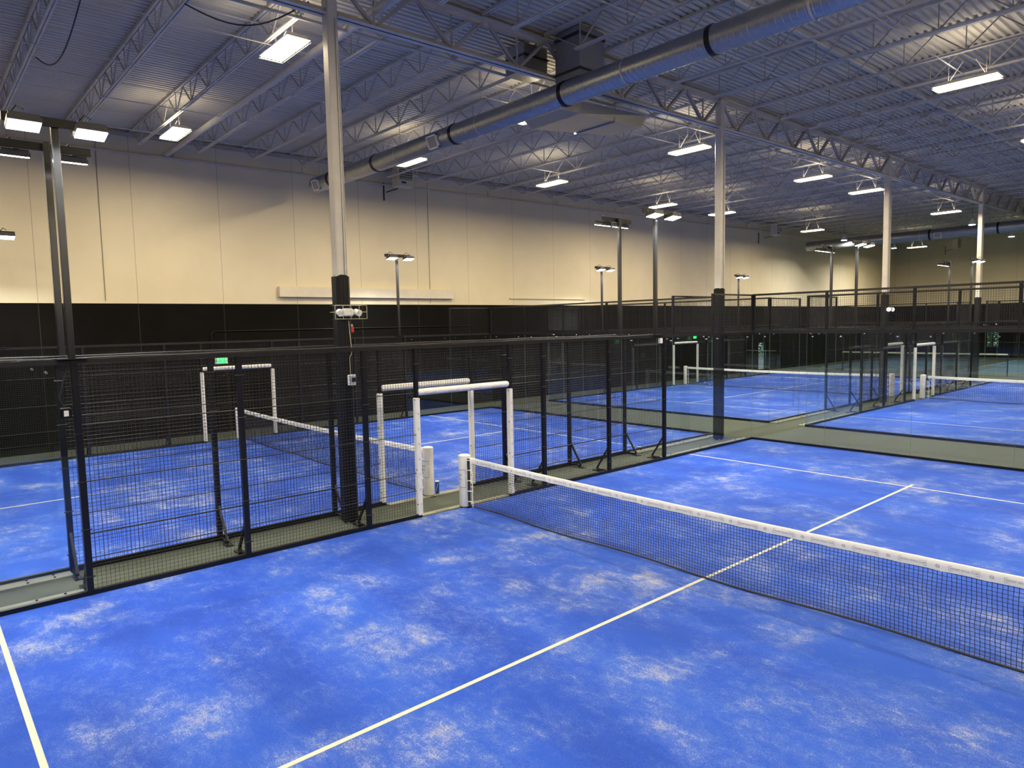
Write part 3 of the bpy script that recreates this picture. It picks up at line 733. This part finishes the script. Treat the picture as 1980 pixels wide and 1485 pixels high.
def net(x0, yc, lab, detail):
    t = thing('padel_net', lab, 'net', (x0+5, yc, 0), 'nets across the courts')
    xa, xb = x0+.20, x0+9.8
    def ztop(x): u = (x-x0-5)/5; return .865+.045*u*u
    def yoff(x, z): return .012*math.sin(x*1.9)*(1-z)+.02*math.sin(x*.7+1)*(1-z)**2
    zb = lambda x: .035+.012*math.sin((x-x0)*2.1)
    st = .042 if detail else .06; h = .0045 if detail else .006
    b = MB(); n = round((xb-xa)/st); m_ = round(.82/st)
    def P(i, j):
        x = xa+(xb-xa)*i/n; z1 = ztop(x)-.05; z0 = zb(x); f = j/m_; z = z0+(z1-z0)*f
        jit = .004*math.sin(i*2.3+j*1.7)+.006*math.sin(i*.31+j*.5)
        return (x+jit*(1-abs(2*f-1)), yc+yoff(x-x0, z)+.5*jit, z)
    stp = 2 if detail else m_
    for i in range(n+1):
        js = list(range(0, m_, stp))+[m_]
        for j, j2 in zip(js[:-1], js[1:]): b.bar(P(i, j), P(i, j2), h, caps=False)
    stp = 2 if detail else 6
    for j in range(m_+1):
        is_ = list(range(0, n, stp))+[n]
        for i, i2 in zip(is_[:-1], is_[1:]): b.bar(P(i, j), P(i2, j), h, caps=False)
    b.build('net_mesh', 'net_cord', t)
    # bottom cord and side cord
    b = MB().tube([(xa+(xb-xa)*k/60, P(0, 0)[1] if k == 0 else yc+yoff(xa+(xb-xa)*k/60-x0, .03), zb(xa+(xb-xa)*k/60)) for k in range(61)], .013, 6); b.build('bottom_cord', 'net_cord', t)
    for x in (xa, xb): MB().tube([(x+.006*math.sin(k*1.3), yc, .04+.85*k/16) for k in range(17)], .008, 6).build('edge_cord', 'net_tape', t)
    # tape band
    b = MB(); vs = []; prof = [(-.012, -.05), (-.014, 0), (-.013, .04), (-.006, .052), (.006, .052), (.013, .04), (.014, 0), (.012, -.05)]
    K = 80
    for k in range(K+1):
        x = x0+.16+(9.68)*k/K; z = ztop(x)-.03; wv = .003*math.sin(k*1.7)
        for py, pz in prof: vs.append((x, yc+py+wv, z+pz+(.004*math.sin(k*2.1) if pz < 0 else 0)))
    fs = []
    for k in range(K):
        for i in range(8): j = (i+1) % 8; fs.append((k*8+i, k*8+j, k*8+8+j, k*8+8+i))
    fs += [tuple(range(7,-1,-1)), tuple(K*8+i for i in range(8))]
    b.add(vs, fs); tape = b.build('net_tape', 'net_tape', t, smooth=True)
    if detail:
        b = MB()
        k = -20
        while True:
            xc = x0+7.4+.4525*k
            if xc > x0+9.6: break
            if xc > x0+.3:
                wordmark(b, lambda u, v, xc=xc: (xc+u, yc-.0185, ztop(xc+u)-.034+v))
                if xc-.226 > x0+.25: roundel(b, lambda u, v, xc=xc-.226: (xc+u, yc-.0185, ztop(xc)-.034+v))
            k += 1
        b.build('printed_wordmarks', 'print_grey', tape)
    return t
def net_post(x, yc, sgn, lab, text=True, lace=True):
    """white padded net post; sgn = direction (+1/-1) of the net from the post"""
    t = thing('net_post', lab, 'net post', (x, yc, 0), 'padded net posts')
    r = .105
    MB().tube([(x, yc, .02), (x, yc, .04), (x, yc, .93), (x, yc, .955), (x, yc, .965)], [r-.01, r, r, r-.006, r-.03], 28).build('padding', 'pad_white', t, smooth=True)
    MB().tube([(x, yc, .935), (x, yc, .945)], [r+.002, r+.002], 28).build('cap_seam', 'net_tape', t)
    MB().tube([(x, yc, 0), (x, yc, .022)], r+.004, 24).box((x-.16, yc-.06, 0), (x+.16, yc+.06, .012)).build('base_plate', 'black_steel', t)
    if lace:
        b = MB().box((x+sgn*(r-.002), yc-.018, .04), (x+sgn*(r+.035), yc+.018, .90)); b.build('slot', 'dark_slot', t)
        b = MB()
        for z in (.12, .31, .50, .69, .87): b.bar((x+sgn*(r-.01), yc-.02, z), (x+sgn*(r+.11), yc-.005, z+.01), .012)
        b.build('lacing', 'net_tape', t)
    if text:
        b = MB()
        def place(u, v):   # u along circumference, starting on the side facing the camera (+x,-y)
            a = math.radians(-93)+u/r; return (x+(r+.0015)*math.cos(a), yc+(r+.0015)*math.sin(a), v)
        for key, z in (('r1', .60), ('r2', .53), ('r3', .46)):
            vs, fs = _T[key]; b.add([place(v[0]*1.0-.12, z+v[1]) for v in vs], fs)
        for z0, z1 in ((.62, .70), (.38, .57)): b.add([place(.115, z0), place(.12, z0), place(.12, z1), place(.115, z1)], [(0,1,2,3)])
        for z in (.38, .70): b.add([p for k in range(8) for p in (place(-.05+.17*k/7, z-.003), place(-.05+.17*k/7, z+.003))], [(2*k, 2*k+2, 2*k+3, 2*k+1) for k in range(7)])
        b.build('printed_wordmark', 'print_grey', t)
    return t
def doorway(x, yc, face, lab, side='court'):
    """white padded door surround in the side fence; face = x direction (+1/-1) of the printed side"""
    t = thing('padded_doorway', lab, 'door padding', (x, yc, 0), 'white padded doorways')
    for ya in (-1.0, 1.10):
        y = yc+ya
        b = MB().bbox((x-.05, y-.045, .05), (x+.05, y+.045, 2.08), .014); p = b.build('post_pad', 'pad_white', t)
        b = MB()
        for k in range(8): roundel(b, lambda u, v, z=.25+k*.26: (x+face*.0515, y+u*face, z+v), .017)
        b.build('printed_roundels', 'print_grey', p)
    b = MB().tube([(x+face*.0, yc-.98, 2.17), (x, yc-.96, 2.17), (x, yc+1.03, 2.17), (x, yc+1.05, 2.17)], [.05, .058, .058, .05], 18); p = b.build('top_pad', 'pad_white', t, smooth=True)
    MB().tube([(x, yc-1.0, 2.17), (x, yc-.975, 2.17)], .048, 16).build('end_cap', 'black_steel', p)
    b = MB()
    for k in range(4):
        yy = yc-.75+k*.5
        def place(u, v, yy=yy): a = math.radians(-28)+v/.058*1.0; return (x+face*.0595*math.cos(a), yy+u*face, 2.17+.0595*math.sin(a))
        wordmark(b, place)
    b.build('printed_wordmarks', 'print_grey', p)
    return t
def mast(x, y, inn, lab, lit=True, seen=True):
    """floodlight mast on the fence beam; inn = x direction of the court it lights"""
    t = thing('light_mast', lab, 'light mast', (x, y, FH+.02), 'twin floodlight masts')
    MB().bbox((x-.04, y-.04, FH+.03), (x+.04, y+.04, 5.80), .008).build('pole', 'rail_black', t)
    MB().box((x-.12, y-.16, FH+.02), (x+.12, y+.16, FH+.032)).build('base_plate', 'black_steel', t)
    b = MB().box((x+inn*.05, y-.52, 5.70), (x+inn*.09, y+.52, 5.80)); arm = b.build('cross_arm', 'black_steel', t)
    for s in (-1, 1):
        yy = y+s*.33
        b = MB()
        for d in (-.06, .06): b.tube([(x+inn*.09, yy+d, 5.75), (x+inn*.10, yy+d, 5.75)], .012, 8)
        b.build('bolts', 'bolt_steel', t)
        c = Vector((x+inn*.24, yy, 5.665)); tl = -math.radians(11)*inn
        def Rr(px, py, pz): return (c.x+px*math.cos(tl)+pz*math.sin(tl), c.y+py, c.z-px*math.sin(tl)+pz*math.cos(tl))
        def bx(bb, x0, x1, y0, y1, z0, z1):
            bb.add([Rr(*p) for p in ((x0,y0,z0),(x1,y0,z0),(x1,y1,z0),(x0,y1,z0),(x0,y0,z1),(x1,y0,z1),(x1,y1,z1),(x0,y1,z1))], [(0,3,2,1),(4,5,6,7),(0,1,5,4),(1,2,6,5),(2,3,7,6),(3,0,4,7)])
        b = MB(); bx(b, -.13, .13, -.165, .165, -.035, .02)
        for k in range(9): bx(b, -.12+k*.03, -.112+k*.03, -.15, .15, .02, .055)
        bx(b, -.18 if inn > 0 else -.02, .02 if inn > 0 else .18, -.03, .03, .055, .07)
        h = b.build('floodlight', 'lamp_housing', t)
        b = MB(); bx(b, -.12, .12, -.155, .155, -.048, -.036); b.build('lens', 'lamp_court', h)
        b = MB().tube([(x+inn*.08, yy-.1, 5.8), (x+inn*.2, yy-.05, 5.86), (x+inn*.28, yy, 5.80)], .008, 6); b.build('power_cable', 'cable', h)
        if lit: area('lamp', t, Rr(0, 0, -.055), .28, .32, P_COURT, C_COURT, (0, tl, 0), 150)
def court(name, x0, yc, lab, sides):
    t = thing('court_surface', lab, 'court surface', (x0+5, yc, 0), 'blue turf court surfaces')
    MB().box((x0+.03, yc-9.87, 0), (x0+9.97, yc+9.87, .012)).build('turf', 'turf', t)
    for s, nm in ((-1, 'near'), (1, 'far')):
        MB().box((x0+.03, yc+s*6.905-.025, .012), (x0+9.97, yc+s*6.905+.025, .0135)).build('service_line', 'line_paint', t)
    MB().box((x0+4.975, yc-7.13, .0125), (x0+5.025, yc+7.13, .0142)).build('centre_line', 'line_paint', t)
    return t
XA, XB, YA, YD = 0.0, -11.2, 0.0, 22.94
court('A', XA, YA, 'near blue turf court with sandy wear and white lines, filling the foreground', 1)
court('B', XB, YA, 'blue turf court behind the long mesh fence, left of the near column', 1)
court('C', XB, YD, 'far left blue turf court beyond the second column', 1)
court('D', XA, YD, 'far right blue turf court at the right edge', 1)
side_fence(0.0, YA, -1, 'nearest black mesh fence along the left side of the foreground court')
side_fence(-1.2, YA, 1, 'black mesh fence of the second court, just behind the nearest fence')
side_fence(-11.2, YA, -1, 'black mesh fence on the far side of the second court, by the black wall')
side_fence(0.0, YD, -1, 'black mesh fence along the left side of the far right court')
side_fence(-1.2, YD, 1, 'black mesh fence on the right side of the far left court')
side_fence(-11.2, YD, -1, 'black mesh fence of the far left court beside the left wall')
doorway(0.0, YA, 1, 'nearest white padded doorway, beside the padded net post of the near court')
doorway(-1.2, YA, -1, 'white padded doorway just behind the nearest one, right of the near column')
doorway(-11.2, YA, 1, 'white padded doorway on the far side of the second court, under the exit sign')
doorway(0.0, YD, 1, 'white padded doorway into the far right court')
doorway(-1.2, YD, -1, 'white padded doorway on the right side of the far left court')
doorway(-11.2, YD, 1, 'white padded doorway on the far side of the far left court')
net(XA, YA, 'nearest net with printed white tape, crossing the foreground court', True)
net(XB, YA, 'net of the second court, seen through the near mesh fences', True)
net(XB, YD, 'net of the far left court, behind the glass', False)
net(XA, YD, 'net of the far right court at the right edge', False)
net_post(-.02, YA, 1, 'nearest white padded net post at the left end of the foreground net')
net_post(-1.18, YA, -1, 'white padded net post of the second court, beside the ball can')
net_post(-11.18+.0, YA, 1, 'white padded net post at the wall side of the second court')
net_post(-11.18, YD, 1, 'white padded net post at the wall side of the far left court')
net_post(-1.18, YD, -1, 'white padded net post on the right side of the far left court')
net_post(-.02, YD, 1, 'white padded net post of the far right court')
E_ = 9.9
side_glass(0.0, 5.97, E_, -1, 'side glass of the near court at its far left corner, in front of the second column', E_)
side_glass(0.0, -E_, -5.97, -1, 'side glass at the left edge of the picture, nearest the camera')
side_glass(-1.2, 5.97, E_, 1, 'side glass of the second court at its far right corner', E_)
side_glass(-1.2, -E_, -5.97, 1, 'side glass of the second court at the left edge of the picture')
side_glass(-11.2, 5.97, E_, -1, 'side glass of the second court by the left wall', E_)
side_glass(-11.2, -E_, -5.97, -1, 'side glass of the second court by the left wall, at the left edge')
side_glass(0.0, YD-E_, YD-5.97, -1, 'side glass at the near left corner of the far right court', YD-E_)
side_glass(0.0, YD+5.97, YD+E_, -1, 'side glass at the far left corner of the far right court', YD+E_)
side_glass(-1.2, YD-E_, YD-5.97, 1, 'side glass at the near right corner of the far left court', YD-E_)
side_glass(-1.2, YD+5.97, YD+E_, 1, 'side glass at the far right corner of the far left court', YD+E_)
side_glass(-11.2, YD-E_, YD-5.97, -1, 'side glass of the far left court by the left wall, near end', YD-E_)
side_glass(-11.2, YD+5.97, YD+E_, -1, 'side glass of the far left court by the left wall, far end', YD+E_)
back_wall(XA, E_, 'glass back wall with mesh above, behind the foreground court')
back_wall(XB, E_, 'glass back wall with mesh above, behind the second court')
back_wall(XA, YD-E_, 'glass back wall at the near end of the far right court')
back_wall(XB, YD-E_, 'glass back wall at the near end of the far left court')
back_wall(XA, YD+E_, 'glass back wall at the far end of the far right court')
back_wall(XB, YD+E_, 'glass back wall at the far end of the far left court')
MS = [(0, -5.95, 1, 'tall twin floodlight mast at the left, the right and nearer one of the pair'), (-1.2, -5.87, -1, 'tall twin floodlight mast at the left, the left one of the pair'),
 (0, 5.60, 1, 'floodlight mast on the near fence, right one of the pair left of the second column'), (-1.2, 5.78, -1, 'twin floodlight mast, left one of the pair left of the second column'),
 (-11.2, 5.73, 1, 'small floodlight mast by the wall, just right of the near column'), (-11.2, -5.73, 1, 'floodlight mast by the wall at the left edge of the picture'),
 (-11.2, 16.5, 1, 'small floodlight mast by the wall, left of the pair near the second column'), (0, 16.45, 1, 'twin floodlight mast, right one of the pair left of the third column'),
 (-1.2, 17.27, -1, 'twin floodlight mast, left one of the pair left of the third column'), (-11.2, 28.04, 1, 'small floodlight mast by the wall just right of the second column'),
 (0, 28.5, 1, 'twin floodlight mast just left of the fourth column'), (-1.2, 29.6, -1, 'twin floodlight mast between the third and fourth columns')]
for a in MS: mast(*a)
for y in (-5.9, 5.9, 17.1, 28.8): mast(10.05, y, -1, 'floodlight mast on the right side of the courts, outside the picture')
# the right-hand edge of the near court, mostly out of frame
net_post(10.03, YA, -1, 'padded net post at the right end of the foreground net, outside the picture')

# corridor thresholds, small things
for x, s, lab in ((0, -1, 'pale threshold strip in the nearest doorway'), (-1.2, 1, 'pale threshold strip in the second court doorway')):
    t = thing('threshold_strip', lab, 'threshold', (x, 0, 0))
    MB().box((x-.03, -.95, 0), (x+s*.16, 1.05, .018)).build('plate', 'threshold', t)
    b = MB()
    for k in range(14):
        yy = -.62+.02*k+random.uniform(-.01, .01); b.box((x+s*.05, yy, .018), (x+s*(.06+random.uniform(.0, .05)), yy+.016, .0188))
    b.build('scuff_marks', 'dark_slot', t)
tag(MB().sphere((-.07, 1.28, .033), .033, 16, 12).build('padel_ball', 'ball_yellow', org=(-.07, 1.28, 0), smooth=True), 'yellow-green ball at the foot of the nearest doorway', 'ball')
for x, y, l in ((-10.79, 24.1, 'white ball near the far left net post, left one of the two'), (-9.9, 23.2, 'pale ball near the far left net post, right one of the two')):
    tag(MB().sphere((x, y, .045), .034, 12, 8).build('padel_ball', 'white_plastic', org=(x, y, .01), smooth=True), l, 'ball')
t = thing('ball_can', 'blue and white ball can standing beside the second court net post', 'ball can', (-1.17, .17, .018))
MB().tube([(-1.17, .19, .018), (-1.17, .19, .25)], .039, 18).build('can', 'can_blue', t, smooth=True)
MB().tube([(-1.17, .19, .25), (-1.17, .19, .265)], .041, 18).build('lid', 'white_plastic', t, smooth=True)
b = MB()
for k in range(7):
    a0 = -1.2+.14*k
    b.add([(-1.17+.0395*math.cos(a0+d), .19+.0395*math.sin(a0+d), .07+.022*k+e) for d, e in ((0, 0), (.12, 0), (.12, .03), (0, .03))], [(0,1,2,3)])
b.build('printed_band', 'white_plastic', t)
t = thing('control_box', 'small black box with a white switch plate on the left fence post, with a cable', 'control box', (-.02, -6.06, 2.25))
MB().bbox((-.10, -6.10, 2.25), (.0, -5.99, 2.38), .008).build('case', 'black_steel', t); MB().box((.0, -6.07, 2.28), (.004, -6.02, 2.35)).build('switch_plate', 'white_plastic', t)
MB().tube([(-.05, -6.05, 2.38), (-.05, -6.1, 2.5), (-.04, -6.05, 2.7), (-.03, -6.0, 2.9)], .008, 6).build('cable', 'cable', t)
t = thing('sensor_box', 'small white box under the fence rail at the end of the near mesh fence', 'sensor box', (.04, 5.7, 2.78))
MB().bbox((.03, 5.66, 2.78), (.09, 5.76, 2.90), .006).build('case', 'white_plastic', t)
# cables lying along the fence rails
for k, (x, y0, y1) in enumerate(((-.02, -9.9, -5.9), (-1.17, -9.9, 5.5), (-.015, -5.9, 5.5))):
    pts = [(x+.022*math.sin(i*1.9), y0+(y1-y0)*i/40, FH+.032+.004*math.sin(i)) for i in range(41)]
    tag(MB().tube(pts, .009, 6).build('rail_cable', 'cable', org=pts[0]), ['black cable lying on the glass beam at the left edge', 'black cable lying along the top rail of the second fence', 'black cable lying along the top rail of the nearest fence'][k], 'cable')

# ------------------------------------------------------------------ far area beyond the courts
t = thing('far_court_surface', 'teal-blue hard court with green surround beyond the far courts', 'court surface', (-4, 45, 0))
MB().box((XW+.2, 36.4, 0), (XR-.2, 54.8, .006)).build('surround', 'far_green', t)
for k, (xa, xb) in enumerate(((-11.5, -5.4), (-3.6, 2.5))):
    MB().box((xa, 39, .006), (xb, 52.4, .009)).build('playing_area', 'far_teal', t)
    b = MB()
    for y in (39, 45.7, 52.35): b.box((xa, y, .009), (xb, y+.05, .0105))
    for x in (xa, xb-.05): b.box((x, 39, .009), (x+.05, 52.4, .0105))
    b.build('lines', 'line_paint', t)
t = thing('low_divider_fence', 'low divider with a pale top rail in front of the teal court', 'fence', (-3, 36.5, 0))
MB().bar((-9, 36.5, 1.17), (-.4, 36.5, 1.17), .06, .07).build('top_rail', 'far_rail', t)
for x in (-9, -7.3, -5.6, -3.9, -2.2, -.4): MB().box((x-.02, 36.48, 0), (x+.02, 36.52, 1.15)).build('post', 'black_steel', t)
inst('mesh_panel', panel_mesh(8.6, .1, 1.12, 'x'), t, (-4.7, 36.5, 0))
tag(MB().box((-12.6, 54.9, 0), (-7.2, 55.1, 2.6)).build('divider_curtain', 'blue_curtain', org=(-10, 55, 0)), 'dark navy curtain hanging before the far wall, left end', 'curtain')
